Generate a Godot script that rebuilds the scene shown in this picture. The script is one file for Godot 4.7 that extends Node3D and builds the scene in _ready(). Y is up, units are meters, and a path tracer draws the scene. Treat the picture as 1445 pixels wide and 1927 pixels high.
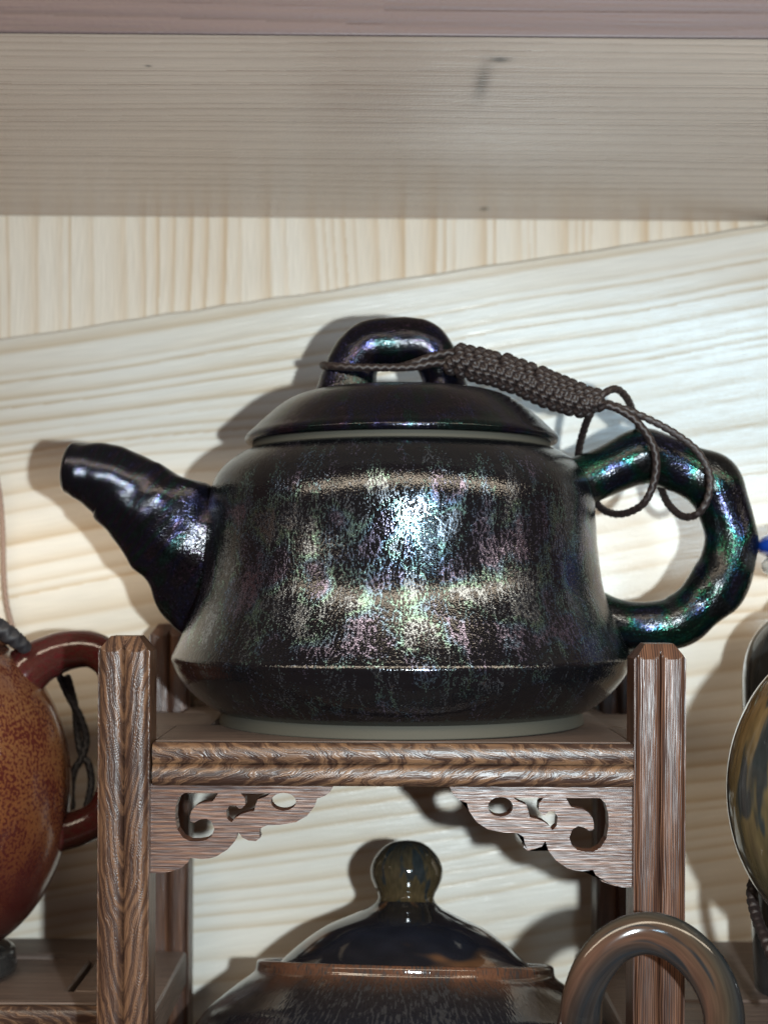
extends Node3D

# Everything is in metres. H is the height of the lens above the cabinet floor, D its distance from the
# axis of the big teapot (z = 0), F the focal length in pixels of the photograph.
const H := 0.16
const D := 0.3836
const F := 2800.0
const WALL_Z := -0.0620
const BOARD_Z := -0.0575

var rng := RandomNumberGenerator.new()
var M := {}
var taken := {}


func _ready() -> void:
	rng.seed = 7
	# --- camera
	var cam := Camera3D.new()
	cam.name = "camera"
	var lens := CameraAttributesPhysical.new()
	lens.frustum_focal_length = 35.0
	lens.frustum_focus_distance = 0.336
	lens.frustum_near = 0.01
	lens.frustum_far = 20.0
	lens.exposure_aperture = 10.0
	cam.attributes = lens
	cam.near = 0.01
	cam.far = 20.0
	cam.projection = Camera3D.PROJECTION_FRUSTUM
	cam.size = 0.01 * 1927.0 / F
	cam.frustum_offset = Vector2(0.0, 0.01 * 131.5 / F)
	cam.position = Vector3(0, H, D)
	add_child(cam)
	# --- light of the shop (warm, even), the phone's flash to the right of the lens, two ceiling lamps
	var env := Environment.new()
	env.background_mode = Environment.BG_COLOR
	env.background_color = Color(1.0, 0.50, 0.36).linear_to_srgb()
	env.background_energy_multiplier = 0.11
	env.tonemap_mode = Environment.TONE_MAPPER_LINEAR
	env.tonemap_exposure = 1.0
	env.sdfgi_enabled = true
	env.ssao_enabled = true
	env.ssil_enabled = true
	var we := WorldEnvironment.new()
	we.name = "surroundings"
	we.environment = env
	add_child(we)
	area("camera_flash", Vector3(0.050, H - 0.004, D), Vector3(0.03, H - 0.01, 0.0), Vector2(0.007, 0.007), 0.178, Color(0.93, 0.98, 1.0))
	area("ceiling_light_strip", Vector3(0.03, H + 0.41, 0.62), Vector3(0.0, H, 0.0), Vector2(2.4, 0.10), 1.05, Color(1.0, 0.93, 0.83))
	var spot := SpotLight3D.new()
	spot.name = "ceiling_spotlight"
	spot.light_color = Color(0.72, 0.89, 1.0)
	spot.light_energy = 1.15
	spot.light_size = 0.13
	spot.spot_angle = 5.5
	spot.spot_angle_attenuation = 1.0
	spot.spot_range = 6.0
	spot.spot_attenuation = 2.0
	spot.shadow_enabled = true
	spot.position = Vector3(0.42, H + 0.31, 1.35)
	add_child(spot)
	spot.look_at(Vector3(0.115, H + 0.075, BOARD_Z), Vector3.UP)

	materials()
	setting()
	stand()
	main_teapot()
	lower_teapot()
	left_teapot()
	right_teapot()
	main_cord()
	small_cords()


# ------------------------------------------------------------------ helpers
func area(called: String, at: Vector3, towards: Vector3, size: Vector2, energy: float, color: Color) -> void:
	var a := AreaLight3D.new()
	a.name = called
	a.area_size = size
	a.light_energy = energy
	a.light_color = color
	a.shadow_enabled = true
	a.area_range = 8.0
	a.position = at
	add_child(a)
	a.look_at(towards, Vector3.UP)


func scale_at(z: float) -> float:
	return (D - z) / F


# a point measured off the photograph (pixels), set at its own depth z (metres)
func pt(px: float, py: float, z := 0.0) -> Vector3:
	var s := scale_at(z)
	return Vector3((px - 722.5) * s, H + (1095.0 - py) * s, z)


func thing(called: String, label: String, category: String, at := Vector3.ZERO, group := "") -> Node3D:
	var o := Node3D.new()
	o.name = numbered(called)
	o.position = at
	tag(o, label, category, group)
	add_child(o, true)
	return o


func numbered(called: String) -> String:
	taken[called] = taken.get(called, -1) + 1
	return called if taken[called] == 0 else "%s_%03d" % [called, taken[called]]


func tag(o: Node3D, label: String, category: String, group := "", kind := "") -> void:
	o.set_meta("label", label)
	o.set_meta("category", category)
	if group:
		o.set_meta("group", group)
	if kind:
		o.set_meta("kind", kind)


# commits a mesh given in world coordinates as a part of a thing (or as a thing of its own)
func part(called: String, mesh: Mesh, mat: Material, parent: Node3D = self, shift := Vector3.ZERO) -> MeshInstance3D:
	var o := MeshInstance3D.new()
	o.name = called
	o.mesh = mesh
	o.material_override = mat
	o.position = shift
	parent.add_child(o, true)
	return o


# a grid of nu x nv points as one smooth surface; wrap closes it round u
func grid(p: PackedVector3Array, nu: int, nv: int, uv: PackedVector2Array, flip := false) -> ArrayMesh:
	# u runs 0..nu-1 (last column repeats the first when the surface is closed)
	var nrm := PackedVector3Array()
	nrm.resize(p.size())
	var closed := p[0].distance_to(p[nu - 1]) < 1e-7 and p[(nv / 2) * nu].distance_to(p[(nv / 2) * nu + nu - 1]) < 1e-7
	var sg := -1.0 if flip else 1.0
	for j in nv:
		var j0 := maxi(j - 1, 0)
		var j1 := mini(j + 1, nv - 1)
		for i in nu:
			var i0 := i - 1
			var i1 := i + 1
			if i0 < 0:
				i0 = nu - 2 if closed else 0
			if i1 > nu - 1:
				i1 = 1 if closed else nu - 1
			var du := p[j * nu + i1] - p[j * nu + i0]
			var dv := p[j1 * nu + i] - p[j0 * nu + i]
			if du.length_squared() < 1e-16:
				var jj := j + 1 if j < nv / 2 else j - 1
				du = p[jj * nu + i1] - p[jj * nu + i0]
			var n := du.cross(dv) * 1e6
			nrm[j * nu + i] = (n * sg).normalized() if n.length_squared() > 1e-20 else Vector3.UP
	var idx := PackedInt32Array()
	for j in nv - 1:
		for i in nu - 1:
			var a := j * nu + i
			var b := a + 1
			var c := a + nu
			var d := c + 1
			if flip:
				idx.append_array([a, b, d, a, d, c])
			else:
				idx.append_array([a, d, b, a, c, d])
	var arr := []
	arr.resize(Mesh.ARRAY_MAX)
	arr[Mesh.ARRAY_VERTEX] = p
	arr[Mesh.ARRAY_NORMAL] = nrm
	arr[Mesh.ARRAY_TEX_UV] = uv
	arr[Mesh.ARRAY_INDEX] = idx
	var m := ArrayMesh.new()
	m.add_surface_from_arrays(Mesh.PRIMITIVE_TRIANGLES, arr)
	return m


# loose triangles (three points each, counter-clockwise seen from outside); corners sharper than `angle` stay sharp
func facets(p: PackedVector3Array, uv: PackedVector2Array, angle := 32.0) -> ArrayMesh:
	var cosa := cos(deg_to_rad(angle))
	var fn := PackedVector3Array()
	var near := {}
	for t in p.size() / 3:
		var n := (p[t * 3 + 1] - p[t * 3]).cross(p[t * 3 + 2] - p[t * 3]) * 1e6
		fn.append(n)
		for k in 3:
			var q := Vector3i((p[t * 3 + k] * 1e6).round())
			if not near.has(q):
				near[q] = []
			near[q].append(t)
	var v := PackedVector3Array()
	var nn := PackedVector3Array()
	var uu := PackedVector2Array()
	for t in p.size() / 3:
		if fn[t].length_squared() < 1e-14:
			continue
		var own := fn[t].normalized()
		for k in [0, 2, 1]:
			var q := Vector3i((p[t * 3 + k] * 1e6).round())
			var sum := Vector3.ZERO
			for o in near[q]:
				if fn[o].normalized().dot(own) > cosa:
					sum += fn[o]
			v.append(p[t * 3 + k])
			nn.append(sum.normalized())
			uu.append(uv[t * 3 + k])
	var arr := []
	arr.resize(Mesh.ARRAY_MAX)
	arr[Mesh.ARRAY_VERTEX] = v
	arr[Mesh.ARRAY_NORMAL] = nn
	arr[Mesh.ARRAY_TEX_UV] = uu
	var m := ArrayMesh.new()
	m.add_surface_from_arrays(Mesh.PRIMITIVE_TRIANGLES, arr)
	return m


func quad(p: PackedVector3Array, uv: PackedVector2Array, a: Vector3, b: Vector3, c: Vector3, d: Vector3, ta := Vector2.ZERO, tb := Vector2.ZERO, tc := Vector2.ZERO, td := Vector2.ZERO) -> void:
	p.append_array([a, b, c, a, c, d])
	uv.append_array([ta, tb, tc, ta, tc, td])


# a box with chamfered edges, from corner lo to corner hi
func board(lo: Vector3, hi: Vector3, bev := 0.0006) -> ArrayMesh:
	var c := (lo + hi) / 2.0
	var h := (hi - lo) / 2.0
	var p := PackedVector3Array()
	var uv := PackedVector2Array()
	var tri := func(a: Vector3, b: Vector3, d: Vector3) -> void:
		if (b - a).cross(d - a).dot(a + b + d) < 0.0:
			var e := b
			b = d
			d = e
		p.append_array([c + a, c + b, c + d])
		for k in [a, b, d]:
			uv.append(Vector2(k.x, k.y))
	for ax in 3:
		var u := (ax + 1) % 3
		var w := (ax + 2) % 3
		for s in [-1.0, 1.0]:
			var q := []
			for k in [[-1, -1], [1, -1], [1, 1], [-1, 1]]:
				var v := Vector3.ZERO
				v[ax] = s * h[ax]
				v[u] = k[0] * (h[u] - bev)
				v[w] = k[1] * (h[w] - bev)
				q.append(v)
			tri.call(q[0], q[1], q[2])
			tri.call(q[0], q[2], q[3])
			for s2 in [-1.0, 1.0]:
				var e := []
				for k in [-1.0, 1.0]:
					var v1 := Vector3.ZERO
					v1[ax] = s * h[ax]
					v1[u] = s2 * (h[u] - bev)
					v1[w] = k * (h[w] - bev)
					var v2 := v1
					v2[ax] = s * (h[ax] - bev)
					v2[u] = s2 * h[u]
					e.append([v1, v2])
				tri.call(e[0][0], e[1][0], e[1][1])
				tri.call(e[0][0], e[1][1], e[0][1])
	for sx in [-1.0, 1.0]:
		for sy in [-1.0, 1.0]:
			for sz in [-1.0, 1.0]:
				tri.call(Vector3(sx * h.x, sy * (h.y - bev), sz * (h.z - bev)), Vector3(sx * (h.x - bev), sy * h.y, sz * (h.z - bev)), Vector3(sx * (h.x - bev), sy * (h.y - bev), sz * h.z))
	return facets(p, uv, 20.0)


# Catmull-Rom through the given rows of numbers, `each` steps between two rows
func spline(rows: Array, each: int) -> Array:
	var out := []
	var n := rows.size()
	for k in n - 1:
		var a: Array = rows[maxi(k - 1, 0)]
		var b: Array = rows[k]
		var c: Array = rows[k + 1]
		var d: Array = rows[mini(k + 2, n - 1)]
		for s in each:
			var t := float(s) / each
			var row := []
			for q in b.size():
				row.append(0.5 * (2.0 * b[q] + (c[q] - a[q]) * t + (2.0 * a[q] - 5.0 * b[q] + 4.0 * c[q] - d[q]) * t * t + (3.0 * b[q] - a[q] - 3.0 * c[q] + d[q]) * t * t * t))
			out.append(row)
	out.append(rows[n - 1])
	return out


# turned shape: rows of [radius, height] in metres from top to bottom, round a vertical axis at `at`
func lathe(rows: Array, at: Vector3, n := 96, each := 8, uspan := 0.314, wobble := 0.0, nz: FastNoiseLite = null) -> ArrayMesh:
	var pr := spline(rows, each) if each > 1 else rows
	var p := PackedVector3Array()
	var uv := PackedVector2Array()
	var along := 0.0
	for j in pr.size():
		if j > 0:
			along += Vector2(pr[j][0] - pr[j - 1][0], pr[j][1] - pr[j - 1][1]).length()
		for i in n + 1:
			var a := TAU * (i % n) / n + PI / 2.0
			var r: float = maxf(pr[j][0], 0.0)
			var dir := Vector3(cos(a), 0, -sin(a))
			if nz:
				r += wobble * nz.get_noise_3d(dir.x * 10.0, pr[j][1] * 400.0, dir.z * 10.0) * clampf(r / 0.01, 0.0, 1.0)
			p.append(at + dir * r + Vector3(0, pr[j][1], 0))
			uv.append(Vector2(uspan * i / n, along))
	return grid(p, n + 1, pr.size(), uv, true)


# a swept tube: rows of [x, y, z, radius in the plane, radius towards the camera]
func tube(rows: Array, each := 8, sides := 24, gnarl := 0.0, nz: FastNoiseLite = null, braid := 0.0, pitch := 0.002, cap := true, turn0 := 0.0, twist := 0.0) -> ArrayMesh:
	var pr := spline(rows, each) if each > 1 else rows
	var n := pr.size()
	var c := PackedVector3Array()
	var r1 := PackedFloat32Array()
	var r2 := PackedFloat32Array()
	for k in n:
		c.append(Vector3(pr[k][0], pr[k][1], pr[k][2]))
		r1.append(pr[k][3])
		r2.append(pr[k][4] if pr[k].size() > 4 else pr[k][3])
	if cap:  # round both ends
		var ca := c.duplicate()
		var t0 := (c[0] - c[1]).normalized()
		var t1 := (c[n - 1] - c[n - 2]).normalized()
		var pre := []
		var post := []
		for k in 6:
			var a := PI / 2.0 * (1.0 - k / 6.0)
			pre.append([c[0] + t0 * r1[0] * sin(a) * 0.9, maxf(cos(a), 0.002)])
			var b := PI / 2.0 * (k + 1) / 6.0
			post.append([c[n - 1] + t1 * r1[n - 1] * sin(b) * 0.9, maxf(cos(b), 0.002)])
		var nr1 := PackedFloat32Array()
		var nr2 := PackedFloat32Array()
		ca = PackedVector3Array()
		for q in pre:
			ca.append(q[0]); nr1.append(r1[0] * q[1]); nr2.append(r2[0] * q[1])
		ca.append_array(c); nr1.append_array(r1); nr2.append_array(r2)
		for q in post:
			ca.append(q[0]); nr1.append(r1[n - 1] * q[1]); nr2.append(r2[n - 1] * q[1])
		c = ca; r1 = nr1; r2 = nr2
		n = c.size()
	var p := PackedVector3Array()
	var uv := PackedVector2Array()
	var b0 := Vector3(0, 0, 1)
	var along := 0.0
	var rm := 0.0
	for k in n:
		rm = maxf(rm, r1[k])
	for k in n:
		var t := (c[mini(k + 1, n - 1)] - c[maxi(k - 1, 0)]).normalized()
		var b := (b0 - t * b0.dot(t)).normalized()
		b0 = b
		var s := t.cross(b).normalized()
		if k > 0:
			along += c[k].distance_to(c[k - 1])
		for i in sides + 1:
			var a := TAU * (i % sides) / sides
			var dir := s * cos(a) * r1[k] + b * sin(a) * r2[k]
			var f := 1.0
			if nz:
				var q := c[k] + dir
				f += gnarl * nz.get_noise_3d(q.x * 1000.0, q.y * 1000.0, q.z * 1000.0)
			if braid > 0.0:
				f += braid * (maxf(sin(2.0 * a + along / pitch * TAU), sin(2.0 * a - along / pitch * TAU)) - 0.6)
			p.append(c[k] + dir * f)
			uv.append(Vector2(TAU * rm * (float(i) / sides + turn0 + twist * k / n), along))
	return grid(p, sides + 1, n, uv, false)


# rows of pixels [px, py, z, radius px (, radius towards camera / radius)] turned into metres
func rows_px(rows: Array, squash := 1.0) -> Array:
	var out := []
	for q in rows:
		var v := pt(q[0], q[1], q[2])
		var r: float = q[3] * scale_at(q[2])
		out.append([v.x, v.y, v.z, r, r * (q[4] if q.size() > 4 else squash)])
	return out


# ------------------------------------------------------------------ materials
func noise(s: int, freq: float, oct := 1, type := FastNoiseLite.TYPE_SIMPLEX_SMOOTH) -> FastNoiseLite:
	var n := FastNoiseLite.new()
	n.seed = s
	n.noise_type = type
	n.frequency = freq
	n.fractal_type = FastNoiseLite.FRACTAL_FBM if oct > 1 else FastNoiseLite.FRACTAL_NONE
	n.fractal_octaves = oct
	return n


func image_of(w: int, h: int, bytes: PackedByteArray, rgb := true) -> Image:
	return Image.create_from_data(w, h, false, Image.FORMAT_RGB8 if rgb else Image.FORMAT_L8, bytes)


func tex(im: Image) -> ImageTexture:
	return ImageTexture.create_from_image(im)


func bump(im: Image, strength: float) -> ImageTexture:
	var b := im.duplicate() as Image
	b.convert(Image.FORMAT_RGBA8)
	b.bump_map_to_normal_map(strength)
	return tex(b)


# sawn softwood: growth rings along the first axis; widths lists how the rings are spaced (pixels)
func pine(w: int, h: int, s: int, lo: float, hi: float, wave: float, base: Color, line: Color, strength: float, stains: Array = []) -> Array:
	var r := RandomNumberGenerator.new()
	r.seed = s
	var edge := PackedFloat32Array([-80.0])
	var power := PackedFloat32Array([0.5])
	while edge[edge.size() - 1] < h + 160.0:
		edge.append(edge[edge.size() - 1] + lerpf(lo, hi, r.randf() ** 1.6))
		power.append(r.randf_range(0.35, 1.0))
	var phase := PackedFloat32Array()
	phase.resize(h + 200)
	var k := 0
	var which := PackedInt32Array()
	which.resize(h + 200)
	for y in h + 200:
		while k < edge.size() - 2 and edge[k + 1] <= y - 80.0:
			k += 1
		phase[y] = (y - 80.0 - edge[k]) / (edge[k + 1] - edge[k])
		which[y] = k
	var n1 := noise(s, 0.003, 2)
	var n2 := noise(s + 1, 0.5, 2)
	var n3 := noise(s + 2, 0.006)
	var col := PackedByteArray()
	col.resize(w * h * 3)
	var hgt := PackedByteArray()
	hgt.resize(w * h)
	for y in h:
		for x in w:
			var yy := y + wave * n1.get_noise_2d(x * 0.55, y * 1.0)
			var q := clampi(int(yy) + 80, 0, h + 198)
			var fr := yy - floorf(yy)
			var ph := phase[q]
			if which[q] == which[q + 1]:
				ph = lerpf(ph, phase[q + 1], fr)
			var late := (ph * ph * ph if ph < 0.9 else 0.73 * (1.0 - ph) * 10.0) * power[which[q]] * 1.37
			var fib := n2.get_noise_2d(x * 0.03, y * 1.0)
			var big := n3.get_noise_2d(x * 0.5, y)
			var c := base.lerp(line, clampf(late * strength + big * 0.12 + 0.04, 0.0, 1.0))
			var l := 1.0 + 0.035 * fib
			for st in stains:
				var d := Vector2((x - st[0]) / st[2], (y - st[1]) / st[3])
				d = d.rotated(st[4])
				var dd := d.length_squared()
				if dd < 4.0:
					l *= 1.0 - st[5] * exp(-dd * 1.5)
			var at := (y * w + x) * 3
			col[at] = clampi(int(c.r * l * 255.0), 0, 255)
			col[at + 1] = clampi(int(c.g * l * 255.0), 0, 255)
			col[at + 2] = clampi(int(c.b * l * 255.0), 0, 255)
			hgt[y * w + x] = clampi(int(150.0 - 70.0 * late + 50.0 * fib + 26.0 * n2.get_noise_2d(x * 0.9, y * 0.9 + 300.0)), 0, 255)
	return [image_of(w, h, col), image_of(w, h, hgt, false)]


# dark striped hardwood. mode 0: straight grain; mode 1: flame grain over two beads (v across both)
func wenge(w: int, h: int, s: int, mode: int, period: float, slope: float, dark: Color, tan_: Color) -> Array:
	var n1 := noise(s, 0.008, 2)
	var n2 := noise(s + 1, 0.25, 2)
	var n3 := noise(s + 2, 0.02, 2)
	var col := PackedByteArray()
	col.resize(w * h * 3)
	var hgt := PackedByteArray()
	hgt.resize(w * h)
	for y in h:
		var b := absf(fposmod(2.0 * y / h, 1.0) - 0.5)
		for x in w:
			var ph: float
			var fine: float
			if mode == 1:
				var ww := n1.get_noise_2d(x * 1.0, y * 1.5)
				var u := x + slope * sqrt(b * b + 0.0016) * h + ww * 34.0 + n3.get_noise_2d(x, y * 3.0) * 12.0
				ph = u / period
				fine = n2.get_noise_2d(u * 0.6, b * 16.0) * 1.0 + n2.get_noise_2d(x * 0.06, y * 0.8) * 0.35
			else:
				ph = (y + n1.get_noise_2d(x * 0.35, y * 0.6) * 4.0) / period
				fine = n2.get_noise_2d(x * 0.018, y * 1.2)
			var band := 0.5 + 0.5 * sin(TAU * ph + 1.6 * n3.get_noise_2d(x * 0.3, y))
			band = clampf(band * 0.50 + 0.46 * fine + 0.35 * n3.get_noise_2d(y * 1.7, x * 0.12) + 0.20, 0.0, 1.0)
			band = band * band * (3.0 - 2.0 * band)
			var c := dark.lerp(tan_, band)
			var at := (y * w + x) * 3
			col[at] = clampi(int(c.r * 255.0), 0, 255)
			col[at + 1] = clampi(int(c.g * 255.0), 0, 255)
			col[at + 2] = clampi(int(c.b * 255.0), 0, 255)
			hgt[y * w + x] = clampi(int(90.0 + 90.0 * band + 70.0 * fine), 0, 255)
	return [image_of(w, h, col), image_of(w, h, hgt, false)]


func stuff(called: String, images: Array, tile: Vector2, rough: float, normal: float, spec := 0.5, tri := false) -> StandardMaterial3D:
	var m := StandardMaterial3D.new()
	m.resource_name = called
	m.albedo_texture = tex(images[0])
	m.roughness = rough
	m.metallic_specular = spec
	m.uv1_scale = Vector3(1.0 / tile.x, 1.0 / tile.y, 1.0 / tile.x)
	if tri:
		m.uv1_triplanar = true
		m.uv1_scale = Vector3(1.0 / tile.x, 1.0 / tile.y, 1.0 / tile.y)
	if normal > 0.0:
		m.normal_enabled = true
		m.normal_texture = bump(images[1], 4.0)
		m.normal_scale = normal
	return m


# the dark glaze: black-violet glass with fine metallic crystals of shifting hue grown in it;
# one field of crystals, three colourings (body, handle, lid and spout)
func oil_spot_glazes() -> void:
	var w := 1024
	var h := 512
	var ridge := noise(11, 0.11, 2, FastNoiseLite.TYPE_SIMPLEX)
	ridge.fractal_type = FastNoiseLite.FRACTAL_RIDGED
	ridge.domain_warp_enabled = true
	ridge.domain_warp_amplitude = 7.0
	ridge.domain_warp_frequency = 0.05
	var grain := noise(12, 0.42, 2)
	var patch := noise(13, 0.02, 3)
	var hue := noise(14, 0.010, 2)
	var hue2 := noise(15, 0.12)
	var streak := noise(16, 0.06, 2)
	var sets := [
		[Color(0.70, 0.68, 0.80), Color(0.60, 0.72, 0.86), Color(0.64, 0.80, 0.82), Color(0.66, 0.82, 0.76), Color(0.70, 0.75, 0.80)],
		[Color(0.50, 0.52, 0.78), Color(0.34, 0.66, 0.80), Color(0.28, 0.78, 0.70), Color(0.40, 0.80, 0.62), Color(0.62, 0.66, 0.70)],
		[Color(0.66, 0.56, 0.70), Color(0.52, 0.50, 0.82), Color(0.50, 0.56, 0.86), Color(0.60, 0.54, 0.76), Color(0.42, 0.66, 0.66)]]
	var cols := []
	var prms := []
	for q in 3:
		var b := PackedByteArray()
		b.resize(w * h * 3)
		cols.append(b)
		prms.append(b.duplicate())
	var c0: PackedByteArray = cols[0]
	var c1: PackedByteArray = cols[1]
	var c2: PackedByteArray = cols[2]
	var p0: PackedByteArray = prms[0]
	var p1: PackedByteArray = prms[1]
	var hgt := PackedByteArray()
	hgt.resize(w * h)
	var base := Color(0.046, 0.048, 0.062)
	for y in h:
		var yv := float(y) / h
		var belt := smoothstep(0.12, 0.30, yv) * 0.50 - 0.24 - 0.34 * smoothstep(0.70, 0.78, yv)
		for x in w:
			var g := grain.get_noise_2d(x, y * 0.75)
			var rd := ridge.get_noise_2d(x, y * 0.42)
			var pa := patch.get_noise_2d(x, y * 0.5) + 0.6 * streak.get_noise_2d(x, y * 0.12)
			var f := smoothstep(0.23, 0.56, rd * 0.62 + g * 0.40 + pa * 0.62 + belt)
			var fh := smoothstep(0.05, 0.60, rd * 0.35 + g * 0.6 + pa * 0.35 + 0.02)
			var tt := clampf((hue.get_noise_2d(x, y) * 1.5 + 0.5 + 0.16 * hue2.get_noise_2d(x, y)), 0.0, 0.999) * 4.0
			var k := int(tt)
			var at := (y * w + x) * 3
			var ta: Color = sets[0][k]
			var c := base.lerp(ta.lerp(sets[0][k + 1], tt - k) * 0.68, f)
			c0[at] = int(c.r * 255.0)
			c0[at + 1] = int(c.g * 255.0)
			c0[at + 2] = int(c.b * 255.0)
			ta = sets[1][k]
			c = ta.lerp(sets[1][k + 1], tt - k)
			c = (c * 0.10).lerp(c * 0.72, fh)
			c1[at] = int(c.r * 255.0)
			c1[at + 1] = int(c.g * 255.0)
			c1[at + 2] = int(c.b * 255.0)
			ta = sets[2][k]
			c = ta.lerp(sets[2][k + 1], tt - k)
			c = (c * 0.10).lerp(c * 0.62, fh)
			c2[at] = int(c.r * 255.0)
			c2[at + 1] = int(c.g * 255.0)
			c2[at + 2] = int(c.b * 255.0)
			p0[at] = int(255.0 * smoothstep(0.0, 0.12, f))
			p0[at + 1] = int(255.0 * clampf(0.12 + 0.15 * f + 0.04 * g, 0.0, 1.0))
			p1[at] = int(255.0 * (0.5 + 0.5 * smoothstep(0.0, 0.12, fh)))
			p1[at + 1] = int(255.0 * clampf(0.17 + 0.08 * fh + 0.04 * g, 0.0, 1.0))
			hgt[y * w + x] = clampi(int(110.0 + 60.0 * rd + 70.0 * g), 0, 255)
	var nm := bump(image_of(w, h, hgt, false), 3.0)
	var pt0 := tex(image_of(w, h, p0))
	var pt1 := tex(image_of(w, h, p1))
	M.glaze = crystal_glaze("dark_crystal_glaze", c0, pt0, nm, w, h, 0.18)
	M.glaze_teal = crystal_glaze("dark_teal_glaze", c1, pt1, nm, w, h, 0.24)
	M.glaze_violet = crystal_glaze("dark_violet_glaze", c2, pt1, nm, w, h, 0.20)


func crystal_glaze(called: String, col: PackedByteArray, prm: Texture2D, nm: Texture2D, w: int, h: int, strength: float) -> StandardMaterial3D:
	var m := StandardMaterial3D.new()
	m.resource_name = called
	m.albedo_texture = tex(image_of(w, h, col))
	m.metallic = 1.0
	m.metallic_texture = prm
	m.metallic_texture_channel = BaseMaterial3D.TEXTURE_CHANNEL_RED
	m.roughness = 1.0
	m.roughness_texture = prm
	m.roughness_texture_channel = BaseMaterial3D.TEXTURE_CHANNEL_GREEN
	m.normal_enabled = true
	m.normal_texture = nm
	m.normal_scale = strength
	m.uv1_scale = Vector3(1.0 / 0.157, 1.0 / 0.0785, 1.0)
	return m


# mottled glazes: two or three tones by noise and height; v runs down the pot
func mottled(called: String, s: int, w: int, h: int, stops: Array, speck: Color, amount: float, fine: float, stretch: float, tile: Vector2, rough: float, across := false) -> StandardMaterial3D:
	var n1 := noise(s, fine, 3)
	var n2 := noise(s + 1, 0.012, 3)
	var n3 := noise(s + 2, fine * 3.0, 2)
	var col := PackedByteArray()
	col.resize(w * h * 3)
	var hgt := PackedByteArray()
	hgt.resize(w * h)
	for y in h:
		for x in w:
			var big := n2.get_noise_2d(x, y * stretch)
			var v := clampf((float(x) / w if across else float(y) / h) + big * (0.06 if across else 0.6 / stops.size()), 0.0, 0.999) * (stops.size() - 1)
			var k := int(v)
			var c0: Color = stops[k]
			var c := c0.lerp(stops[k + 1], v - k)
			var sp := smoothstep(0.0, 0.28, n1.get_noise_2d(x, y * stretch) + big * 0.5 + amount)
			c = c.lerp(speck, sp * 0.85)
			var l := 1.0 + 0.18 * n3.get_noise_2d(x, y * stretch)
			var at := (y * w + x) * 3
			col[at] = clampi(int(c.r * l * 255.0), 0, 255)
			col[at + 1] = clampi(int(c.g * l * 255.0), 0, 255)
			col[at + 2] = clampi(int(c.b * l * 255.0), 0, 255)
			hgt[y * w + x] = clampi(int(128.0 + 90.0 * n3.get_noise_2d(x * 0.5, y * 0.5 * stretch)), 0, 255)
	var m := stuff(called, [image_of(w, h, col), image_of(w, h, hgt, false)], tile, rough, 0.06)
	return m


func plain(called: String, c: Color, rough: float, spec := 0.5) -> StandardMaterial3D:
	var m := StandardMaterial3D.new()
	m.resource_name = called
	m.albedo_color = c
	m.roughness = rough
	m.metallic_specular = spec
	return m


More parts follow.
